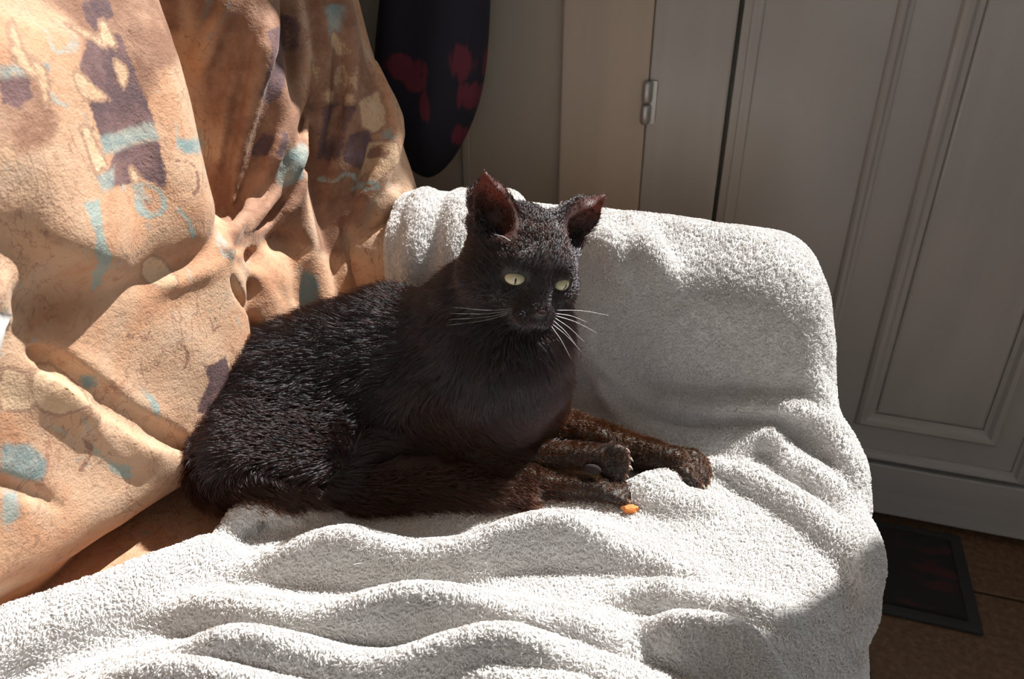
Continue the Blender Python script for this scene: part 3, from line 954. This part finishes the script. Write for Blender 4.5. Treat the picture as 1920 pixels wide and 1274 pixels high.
# its looped pile, as short strands
t = NT('blanket_pile')
t.set(Base_Color=t.ramp(t.noise(60, 2), [(0.3, (0.72, 0.70, 0.68)), (0.7, (0.80, 0.785, 0.77))]), Roughness=0.9)
M['pile'] = t.m
def make_pile(name, V, Q, count, parent, mat, length=0.0038, rad=0.00036):
    a_ = V[Q[:, 0]]
    cr = np.cross(V[Q[:, 2]] - a_, V[Q[:, 3]] - V[Q[:, 1]])
    area = np.linalg.norm(cr, axis=1)
    dist = np.linalg.norm(a_ - CAM, axis=1)
    w_ = area / np.clip(dist, 0.4, 2) ** 1.5
    f = rng.choice(len(Q), count, p=w_ / w_.sum())
    r1, r2 = rng.random(count)[:, None], rng.random(count)[:, None]
    P = V[Q[f, 0]] * (1 - r1) * (1 - r2) + V[Q[f, 1]] * r1 * (1 - r2) + V[Q[f, 2]] * r1 * r2 + V[Q[f, 3]] * (1 - r1) * r2
    Nn = cr[f] / area[f][:, None]
    T = np.stack([vnoise(P + o_, 190) for o_ in (0.0, 3.3, 6.1)], 1) + 0.5 * np.stack([vnoise(P + o_, 30) for o_ in (1.0, 2.3, 9.1)], 1) + np.array([0.35, -0.25, -0.25]) + rng.normal(0, 0.25, P.shape)
    T -= np.sum(T * Nn, 1)[:, None] * Nn
    T /= np.linalg.norm(T, axis=1)[:, None] + 1e-9
    L = (length * rng.uniform(0.6, 1.25, count))[:, None]
    pts = np.stack([P - Nn * 0.0008, P + L * (0.25 * T + 0.42 * Nn), P + L * (0.75 * T + 0.38 * Nn)], 1).reshape(-1, 3)
    hc = bpy.data.hair_curves.new(name)
    hc.add_curves([3] * count)
    hc.attributes['position'].data.foreach_set('vector', pts.astype(np.float32).ravel())
    ra = hc.attributes.get('radius') or hc.attributes.new('radius', 'FLOAT', 'POINT')
    ra.data.foreach_set('value', np.tile(np.array([rad, rad, rad * 0.35], np.float32), count))
    hc.materials.append(mat)
    o = bpy.data.objects.new(name, hc)
    C.objects.link(o); set_parent(o, parent)
    return tag(o, kind='stuff')
make_pile('pile', V, Q, 420000, blanket, M['pile'])

# ------------------------------------------------------------------ the cat
cat = empty('cat', (-0.25, 0.62, SEAT))
tag(cat, 'black short-haired cat with yellow eyes lying on the grey blanket, head raised', 'cat')
cv = Vol((-0.58, 0.44, SEAT - 0.02), (0.10, 0.86, SEAT + 0.34), 0.0021)
FLOW = []      # (a, b, fur length, rusty tint with the sunlit red-brown painted in): the fur lies from a to b
def limb(pts, radii, k=0.015, length=0.009, lit_rust=0.1, flow=True):
    cv.chain(pts, radii, k)
    if flow:
        for a, b in zip(pts[:-1], pts[1:]): FLOW.append((np.array(a), np.array(b), length, lit_rust))
D_, Z_ = at_d, at_z
# trunk, from the shoulders back to the rump
trunk = [D_(905, 690, .690), D_(830, 690, .705), D_(745, 690, .718), D_(650, 725, .715), D_(575, 765, .705), D_(520, 800, .695)]
limb(trunk, [.060, .070, .077, .079, .079, .074], 0.02, 0.020)
limb([D_(560, 780, .705), D_(495, 825, .698), D_(445, 850, .692)], [.072, .062, .048], 0.05, 0.014)
limb([D_(720, 790, .700), D_(640, 808, .690), D_(560, 822, .684)], [.052, .056, .052], 0.05, 0.012)      # thigh
limb([D_(900, 765, .685), D_(800, 790, .688), D_(700, 808, .688)], [.045, .048, .046], 0.03, 0.012)       # belly
# chest and neck
limb([D_(952, 640, .664), D_(958, 710, .670), D_(945, 780, .672)], [.055, .050, .042], 0.025, 0.012)
limb([D_(950, 560, .672), D_(900, 620, .690), D_(850, 690, .700)], [.054, .063, .066], 0.025, 0.010)
limb([D_(985, 650, .672), D_(1000, 710, .682)], [.032, .028], 0.02, 0.012, 0.6)
# far foreleg
fl = [D_(985, 700, .685), Z_(1025, 800, .034), Z_(1100, 822, .026), Z_(1190, 848, .021), Z_(1262, 868, .020)]
limb(fl, [.036, .0235, .0195, .0160, .0155], 0.014, 0.007, 1.0)
# near foreleg
nl = [D_(850, 770, .672), Z_(880, 846, .034), Z_(945, 884, .024), Z_(1040, 911, .0125), Z_(1125, 919, .0115)]
limb(nl, [.040, .0235, .0165, .0112, .0108], 0.008, 0.006, 1.0)
# hind foot reaching forward between them
hf = [Z_(890, 852, .036), Z_(960, 852, .033), Z_(1050, 853, .033), Z_(1125, 858, .033)]
limb(hf, [.018, .0135, .0112, .0120], 0.004, 0.006, 1.0)
# tail laid along the body
limb([Z_(610, 880, .040), Z_(450, 872, .040)], [.028, .036], 0.06, 0.012)
tl = [Z_(430, 885, .030), Z_(500, 908, .024), Z_(600, 916, .020), Z_(720, 915, .019), Z_(830, 910, .019), Z_(920, 918, .017), Z_(985, 930, .012)]
limb(tl, [.034, .027, .0225, .0205, .0190, .0160, .0095], 0.008, 0.013, 0.8)
# toes
def toes(root, d, side, r, spread, length, k=0.004, drop=0.0):
    d = d / np.linalg.norm(d); out = []
    for i, sft in enumerate((-1.5, -0.5, 0.5, 1.5)):
        L = length * (1.0 if abs(sft) < 1 else 0.82)
        a = root + side * sft * spread * 0.8
        b = root + side * sft * spread + d * L - np.array([0, 0, drop])
        cv.chain([a, (a + b) / 2 + np.array([0, 0, r * 0.35]), b], [r * 0.9, r * 1.02, r * 0.9], k)
        FLOW.append((a, b, 0.0022, 0.9)); out.append(b + d * r * 0.8)
    return out
UPV = np.array([0, 0, 1.0])
def side_of(d):
    s_ = np.cross(d, UPV); return s_ / np.linalg.norm(s_)
d1 = fl[-1] - fl[-2]; d1[2] = 0
t1 = toes(Z_(1272, 869, .018), d1, side_of(d1), 0.0086, 0.0112, 0.026, 0.002, drop=0.007)
d2 = nl[-1] - nl[-2]; d2[2] = 0
t2 = toes(Z_(1132, 919, .0115), d2, side_of(d2), 0.0060, 0.0074, 0.022, 0.002, 0.003)
d3 = hf[-1] - hf[-2]; d3[2] = 0; d3 = d3 / np.linalg.norm(d3)
s3 = 0.45 * side_of(d3) - 0.9 * UPV
t3 = toes(Z_(1134, 866, .031), d3, s3, 0.0062, 0.0082, 0.019, 0.002)

# head
yaw, pit, rol = math.radians(20), math.radians(-14), math.radians(-18)
hxy = -FW * math.cos(yaw) + RT * math.sin(yaw)
fwd = np.array([hxy[0] * math.cos(pit), hxy[1] * math.cos(pit), math.sin(pit)])
rgt = np.cross(UPV, fwd); rgt /= np.linalg.norm(rgt)      # towards the right of the picture
up_ = np.cross(fwd, rgt)
rg = rgt * math.cos(rol) + up_ * math.sin(rol); up2 = -rgt * math.sin(rol) + up_ * math.cos(rol)
HR = np.stack([rg, fwd, up2], 1)
HC = at_d(978, 487, 0.655)
HS = 1.08
def hl(x, y, z): return HC + HR @ (np.array([x, y, z]) * HS)
def hell(c, r_, k=0.012, mode='add', R=None): cv.ell(hl(*c), np.array(r_) * HS, HR if R is None else HR @ R, k, mode)
hell((0, -.006, .004), (.043, .046, .036), 0.02)
for s_ in (-1, 1):
    hell((s_ * .026, .008, -.014), (.026, .027, .023), 0.014)
    hell((s_ * .0185, .024, .014), (.014, .014, .011), 0.010)
cv.chain([hl(0, .022, .012), hl(0, .040, -.001), hl(0, .050, -.009)], [.014, .0105, .008], 0.010)
hell((0, .036, -.017), (.018, .018, .014), 0.010)
for s_ in (-1, 1): hell((s_ * .0085, .045, -.0185), (.0105, .0105, .009), 0.005)
hell((0, .037, -.0285), (.011, .011, .008), 0.006)
for s_ in (-1, 1):
    base, tip = hl(s_ * .0305, -.008, .024), hl(s_ * .0555, -.012, .065)
    mid = base * 0.5 + tip * 0.5 + HR @ np.array([s_ * .002, 0, 0])
    cv.chain([base, mid, tip], [.0225, .0160, .0020], 0.008)
    off = HR @ np.array([s_ * .0040, .0120, .001])
    b0 = base * .75 + tip * .25
    cv.chain([b0 + off * 1.05, mid + off * 0.95, base * .06 + tip * .94 + off * .42], [.0165, .0125, .0008], 0.003, 'sub')
EYES = [hl(s_ * .0215, .0335, .0045) for s_ in (-1, 1)]
for s_, e in zip((-1, 1), EYES):
    cv.ell(e + HR @ np.array([0, .006, 0]), (.0088, .006, .0058), HR, 0.003, 'sub')
NOSE = hl(0, .0555, -.0105)
Vc, Qc = cv.nets()
Vc = smooth_v(Vc, Qc, 2, 0.4)
Nc, fc = normals_of(Vc, Qc)
# the lit ear skin: thin, reddish
hl_co = (Vc - HC) @ HR
def ear_mask(P):
    q = (P - HC) @ HR
    m = np.zeros(len(P))
    for s_ in (-1, 1):
        a = np.array([s_ * .0305 + s_ * .004, .004, .030]); b = np.array([s_ * .0555, -.008, .065])
        ab = b - a; t_ = np.clip(((q - a) @ ab) / (ab @ ab), 0, 1)
        d_ = np.linalg.norm(q - a - t_[:, None] * ab, axis=1)
        m = np.maximum(m, np.clip(1.5 - d_ / 0.016, 0, 1) * (q[:, 2] > 0.026))
    return m
em = ear_mask(Vc)
t = NT('cat_skin')
at_ = t.n('ShaderNodeAttribute', attribute_name='ear')
cskin = t.mix(at_.outputs['Fac'], (0.010, 0.008, 0.008), (0.10, 0.035, 0.025))
t.set(Base_Color=cskin, Roughness=0.55)
tr = t.n('ShaderNodeBsdfTranslucent'); tr.inputs[0].default_value = (0.50, 0.13, 0.06, 1)
mx = t.n('ShaderNodeMixShader')
t.l(t.math('MULTIPLY', at_.outputs['Fac'], 0.35), mx.inputs[0]); t.l(t.b.outputs[0], mx.inputs[1]); t.l(tr.outputs[0], mx.inputs[2])
t.l(mx.outputs[0], t.out.inputs['Surface'])
M['cat_skin'] = t.m
body = fast_mesh('body', Vc, Qc, M['cat_skin'], cat)
add_attr(body, 'ear', em)

# fur
t = NT('cat_fur')
hb_ = t.n('ShaderNodeBsdfHairPrincipled')
hb_.parametrization = 'MELANIN'
for nm, v_ in (('Melanin', 0.97), ('Melanin Redness', 0.8), ('Roughness', 0.18), ('Radial Roughness', 0.4), ('Coat', 0.0), ('IOR', 1.3), ('Random Color', 0.15), ('Random Roughness', 0.2)):
    if nm in hb_.inputs: hb_.inputs[nm].default_value = v_
ra_ = t.n('ShaderNodeAttribute', attribute_name='lit_rust')
t.l(t.math('SUBTRACT', 1.0, t.math('MULTIPLY', ra_.outputs['Fac'], 0.30)), hb_.inputs['Melanin'])
hr_ = t.n('ShaderNodeBsdfHair'); hr_.component = 'Reflection'
hr_.inputs['Color'].default_value = (0.034, 0.036, 0.041, 1); hr_.inputs['RoughnessU'].default_value = 0.07; hr_.inputs['RoughnessV'].default_value = 0.5
ad_ = t.n('ShaderNodeAddShader'); t.l(hb_.outputs[0], ad_.inputs[0]); t.l(hr_.outputs[0], ad_.inputs[1])
t.l(ad_.outputs[0], t.out.inputs['Surface'])
M['fur'] = t.m
def make_fur(name, V, Q, N, count, parent, mat):
    a_ = V[Q[:, 0]]; e1 = V[Q[:, 1]] - a_; e2 = V[Q[:, 3]] - a_
    area = np.linalg.norm(np.cross(e1, e2), axis=1)
    f = rng.choice(len(Q), count, p=area / area.sum())
    r1, r2 = rng.random(count)[:, None], rng.random(count)[:, None]
    P = V[Q[f, 0]] * (1 - r1) * (1 - r2) + V[Q[f, 1]] * r1 * (1 - r2) + V[Q[f, 2]] * r1 * r2 + V[Q[f, 3]] * (1 - r1) * r2
    Nn = N[Q[f, 0]] + N[Q[f, 1]] + N[Q[f, 2]] + N[Q[f, 3]]
    Nn /= np.linalg.norm(Nn, axis=1)[:, None]
    fl_ = np.zeros_like(P); ln = np.zeros(count); wt = np.zeros(count); ru = np.zeros(count)
    for a, b, L, rs in FLOW:
        ab = b - a
        t_ = np.clip(((P - a) @ ab) / (ab @ ab), 0, 1)
        d_ = np.linalg.norm(P - a - t_[:, None] * ab, axis=1)
        w_ = np.exp(-d_ / 0.011)
        fl_ += w_[:, None] * ab / np.linalg.norm(ab); ln += w_ * L; wt += w_; ru += w_ * rs
    ln /= wt + 1e-20; ru /= wt + 1e-20
    q = (P - HC) @ HR
    hd = np.linalg.norm(q / np.array([.052, .058, .048]), axis=1)
    hw = np.clip((1.35 - hd) / 0.35, 0, 1)
    hw = np.maximum(hw, (q[:, 2] > 0.03) * (hd < 2.4))
    away = P - hl(0, .056, -.004); away /= np.linalg.norm(away, axis=1)[:, None]
    fl_ = fl_ / (np.linalg.norm(fl_, axis=1)[:, None] + 1e-12) * (1 - hw)[:, None] + away * hw[:, None]
    mz = np.clip((q[:, 1] - 0.015) / 0.03, 0, 1) * hw
    ln = ln * (1 - hw) + hw * (0.0065 - 0.0042 * mz)
    em_ = ear_mask(P)
    ln = np.where(em_ > 0.4, 0.0030, ln)
    ok = np.ones(count, bool)
    for e in EYES:
        qe = (P - e) @ HR
        ok &= ~((np.abs(qe[:, 0]) < .0105) & (np.abs(qe[:, 2]) < .0075) & (qe[:, 1] > -.012))
    ok &= np.linalg.norm(P - NOSE, axis=1) > 0.0055
    ok &= ~((em_ > 0.5) & (rng.random(count) < 0.75))
    ru = ru * (1 - hw) + 0.25 * hw
    P, Nn, fl_, ln, ru = P[ok], Nn[ok], fl_[ok], ln[ok], ru[ok]
    fl_ = fl_ - np.sum(fl_ * Nn, 1)[:, None] * Nn
    fl_ /= np.linalg.norm(fl_, axis=1)[:, None] + 1e-9
    cl = np.stack([vnoise(P + o_, 110) for o_ in (0.0, 3.1, 7.7)], 1) * 0.45 + np.stack([vnoise(P + o_, 45) for o_ in (1.0, 4.1, 8.7)], 1) * 0.45
    cl -= np.sum(cl * Nn, 1)[:, None] * Nn
    jit = rng.normal(0, 0.11, P.shape)
    T = fl_ + 0.75 * cl + jit
    T /= np.linalg.norm(T, axis=1)[:, None]
    L = (ln * rng.uniform(0.65, 1.2, len(P)))[:, None]
    lift = 0.42 + 0.22 * rng.random(len(P))[:, None]
    p0 = P - Nn * 0.0006
    bod = (1 - hw[ok])[:, None]
    p1 = P + L * (0.34 * T + lift * (0.48 + 0.1 * bod) * Nn)
    p2 = p1 + L * (0.36 * T + lift * (0.2 + 0.22 * bod) * Nn)
    p3 = p2 + L * (0.36 * T + (-0.02 + 0.14 * bod) * Nn - np.array([0, 0, 0.04]))
    p3[:, 2] = np.maximum(p3[:, 2], SEAT + 0.001)
    pts = np.stack([p0, p1, p2, p3], 1).reshape(-1, 3)
    hc = bpy.data.hair_curves.new(name)
    hc.add_curves([4] * len(P))
    hc.attributes['position'].data.foreach_set('vector', pts.astype(np.float32).ravel())
    ra = hc.attributes.get('radius') or hc.attributes.new('radius', 'FLOAT', 'POINT')
    rr = np.tile(np.array([0.00020, 0.00021, 0.00018, 0.00004]), len(P)) * np.repeat(rng.uniform(0.8, 1.3, len(P)), 4)
    ra.data.foreach_set('value', rr.astype(np.float32))
    rt_ = hc.attributes.new('lit_rust', 'FLOAT', 'CURVE')
    rt_.data.foreach_set('value', np.clip(ru + rng.normal(0, 0.12, len(P)), 0, 1).astype(np.float32))
    hc.materials.append(mat)
    o = bpy.data.objects.new(name, hc)
    C.objects.link(o); set_parent(o, parent)
    return o
fur = make_fur('fur', Vc, Qc, Nc, 150000, cat, M['fur'])
tag(fur, kind='stuff')

# eyes, nose, whiskers, claws
t = NT('cat_iris')
cc = t.n('ShaderNodeTexCoord')
sp = t.n('ShaderNodeSeparateXYZ'); t.l(cc.outputs['Object'], sp.inputs[0])
ex = t.math('POWER', t.math('DIVIDE', sp.outputs[0], 0.0009), 2.0); ez = t.math('POWER', t.math('DIVIDE', sp.outputs[2], 0.0034), 2.0)
pr = t.math('ADD', ex, ez)
rad = t.math('SQRT', t.math('ADD', t.math('POWER', sp.outputs[0], 2.0), t.math('POWER', sp.outputs[2], 2.0)))
ir = t.mix(t.sstep(rad, 0.002, 0.007), (0.66, 0.63, 0.44), (0.56, 0.53, 0.33))
t.set(Base_Color=t.mix(t.sstep(pr, 1.15, 0.85), ir, (0.01, 0.01, 0.008)), Roughness=0.12)
M['iris'] = t.m
def uv_ell(name, c, r_, R, mat, parent, seg=28, rings=16):
    me = bpy.data.meshes.new(name); bm = bmesh.new()
    bmesh.ops.create_uvsphere(bm, u_segments=seg, v_segments=rings, radius=1.0)
    for v in bm.verts: v.co = Vector((v.co.x * r_[0], v.co.y * r_[1], v.co.z * r_[2]))
    bm.to_mesh(me); bm.free(); me.materials.append(mat)
    me.polygons.foreach_set('use_smooth', [True] * len(me.polygons))
    o = bpy.data.objects.new(name, me); C.objects.link(o)
    o.matrix_world = Matrix.Translation(Vector(c)) @ Matrix(R.tolist()).to_4x4()
    set_parent(o, parent)
    return o
for s_, e in zip((-1, 1), EYES):
    th = math.radians(s_ * 16); g = math.radians(s_ * 14)
    Rz = np.array([[math.cos(th), math.sin(th), 0], [-math.sin(th), math.cos(th), 0], [0, 0, 1]])
    Ry = np.array([[math.cos(g), 0, math.sin(g)], [0, 1, 0], [-math.sin(g), 0, math.cos(g)]])
    ey = uv_ell('eye', e + HR @ np.array([0, .0008, 0]), (.0088, .0060, .0062), HR @ Rz @ Ry, M['iris'], cat)
    ey['label'] = 'pale yellow eye with a narrow dark pupil'
t = NT('cat_nose'); t.set(Base_Color=(0.03, 0.014, 0.013), Roughness=0.4); M['nose'] = t.m
uv_ell('nose', NOSE, (.0062, .0040, .0042), HR, M['nose'], cat)
t = NT('pad'); t.set(Base_Color=(0.016, 0.009, 0.009), Roughness=0.9); M['pad'] = t.m
uv_ell('paw_pad', Z_(1112, 870, .030) + np.array([0.002, -.011, .002]), (.0085, .0035, .0055), np.eye(3), M['pad'], cat)
t = NT('whisker'); t.set(Base_Color=(0.85, 0.85, 0.85), Roughness=0.35); M['whisker'] = t.m
hd_ = np.linalg.norm((hl(.02, .04, -.02) - CAM)[:2] @ FW)
def whisker(pts, r0=0.00028):
    P = spline(pts, 12)
    V_, F_ = tube_mesh(P, list(np.linspace(r0, r0 * 0.25, 12)), 5)
    mesh_obj('whisker', V_, F_, M['whisker'], cat)
for (ax, ay), (bx, by) in (((1040, 588), (1102, 605)), ((1044, 582), (1142, 592)), ((1040, 596), (1096, 642)), ((1038, 602), (1080, 647)), ((1036, 608), (1090, 660)), ((1034, 612), (1070, 672)), ((1042, 592), (1120, 625))):
    a = hl(.017, .048, -.018); dd = float((a - CAM)[:2] @ FW)
    P0 = at_d(ax, ay, dd); P2_ = at_d(bx, by, dd + 0.004)
    whisker([P0, (P0 + P2_) / 2 + np.array([0, 0, .002]), P2_])
for k_ in range(4):
    a = hl(-.017, .046, -.016 - .0015 * k_)
    whisker([a, a + HR @ np.array([-.025, .004, -.002 - .002 * k_]), a + HR @ np.array([-.052, -.006, -.010 - .005 * k_])], 0.00009)
for px0, py0, px1, py1 in ((926, 440, 957, 452), (1050, 470, 1062, 440)):
    dd = float((hl(-.02, .03, .02) - CAM)[:2] @ FW) - .006
    whisker([at_d(px1, py1, dd), at_d((px0 + px1) / 2, (py0 + py1) / 2 - 3, dd - .002), at_d(px0, py0, dd)])
t = NT('claw'); t.set(Base_Color=(0.75, 0.70, 0.62), Roughness=0.35); M['claw'] = t.m
for tips, dd in ((t1, d1), (t2, d2), (t3, d3)):
    dn = dd / np.linalg.norm(dd)
    for b in tips:
        V_, F_ = tube_mesh(spline([b - dn * .004 + UPV * .002, b + dn * .001 + UPV * .001, b + dn * .004 - UPV * .003], 6), [.0013, .0013, .0012, .001, .0006, .0002], 6)
        mesh_obj('claw', V_, F_, M['claw'], cat)

# ------------------------------------------------------------------ small things
# an orange crumb on the blanket in front of the paws
t = NT('crumb'); t.set(Base_Color=t.ramp(t.noise(160, 3), [(0.35, (0.45, 0.11, 0.02)), (0.65, (0.75, 0.26, 0.05))]), Roughness=0.7); M['crumb'] = t.m
cp = kv.hit(1180, 963)
bm = bmesh.new()
bmesh.ops.create_icosphere(bm, subdivisions=2, radius=1.0)
for v in bm.verts:
    p = np.array(v.co)
    g = 1 + 0.35 * math.sin(5 * p[0] + 3 * p[1]) * math.cos(4 * p[2] + 2 * p[0])
    v.co = Vector((p[0] * 0.0075 * g + p[2] * 0.002, p[1] * 0.0045 * g, p[2] * 0.0042 * g))
cr = bm_obj('crumb', bm, M['crumb'])
cr.location = Vector(cp) + Vector((0, 0, 0.0055)); cr.rotation_euler = (0.2, 0.35, 0.5)
tag(cr, 'small orange crumb on the grey blanket in front of the paws', 'crumb')

# white cushion, one corner of which reaches into view at the left
pc = at_x(30, 603, -0.40)
V_, F_ = [], []
n_ = 24
for sgn in (1, -1):
    for i in range(n_ + 1):
        for j in range(n_ + 1):
            a_, b_ = -1 + 2 * i / n_, -1 + 2 * j / n_
            pin = 1 - 0.06 * (a_ * a_ * (1 - b_ * b_) + b_ * b_ * (1 - a_ * a_))
            hgt_ = 0.022 * ((1 - a_ ** 4) * (1 - b_ ** 4)) ** 0.5
            V_.append((sgn * (hgt_ + 0.001), a_ * 0.075 * pin, b_ * 0.075 * pin))
m1 = (n_ + 1) ** 2
for sgn in (0, 1):
    for i in range(n_):
        for j in range(n_):
            q = [sgn * m1 + i * (n_ + 1) + j, sgn * m1 + (i + 1) * (n_ + 1) + j, sgn * m1 + (i + 1) * (n_ + 1) + j + 1, sgn * m1 + i * (n_ + 1) + j + 1]
            F_.append(tuple(q if sgn == 0 else q[::-1]))
ring = [i * (n_ + 1) for i in range(n_ + 1)] + [n_ * (n_ + 1) + j for j in range(1, n_ + 1)] + [i * (n_ + 1) + n_ for i in range(n_ - 1, -1, -1)] + [j for j in range(n_ - 1, 0, -1)]
for a_, b_ in zip(ring, ring[1:] + ring[:1]): F_.append((a_, b_, b_ + m1, a_ + m1))
cu = mesh_obj('cushion', V_, F_, M['white_cloth'])
cu.rotation_euler = (math.radians(45), 0, 0)
cu.location = (pc[0] - 0.01, pc[1] - 0.100, pc[2])
tag(cu, 'small white cushion whose corner pokes in at the left edge, on the printed sofa', 'cushion')

# stray cat hairs lying on the blanket
hv, npt = [], []
for k_ in range(26):
    px_, py_ = random.uniform(120, 1500), random.uniform(960, 1240)
    h_ = kv.hit(px_, py_)
    if h_ is None: continue
    d_ = random.uniform(0, 6.28); L_ = random.uniform(.006, .016); bend = random.uniform(-1.5, 1.5)
    q_ = h_ + np.array([0, 0, .004])
    for i in range(6):
        hv.append(q_.copy()); q_ = q_ + L_ / 5 * np.array([math.cos(d_), math.sin(d_), .25]); d_ += bend / 5
    npt.append(6)
hc = bpy.data.hair_curves.new('stray_hairs')
hc.add_curves(npt)
hc.attributes['position'].data.foreach_set('vector', np.array(hv, np.float32).ravel())
ra = hc.attributes.get('radius') or hc.attributes.new('radius', 'FLOAT', 'POINT')
ra.data.foreach_set('value', np.full(len(hv), 0.00016, np.float32))
hc.materials.append(M['whisker'])
so = bpy.data.objects.new('stray_hairs', hc); C.objects.link(so); set_parent(so, blanket)
tag(so, kind='stuff')
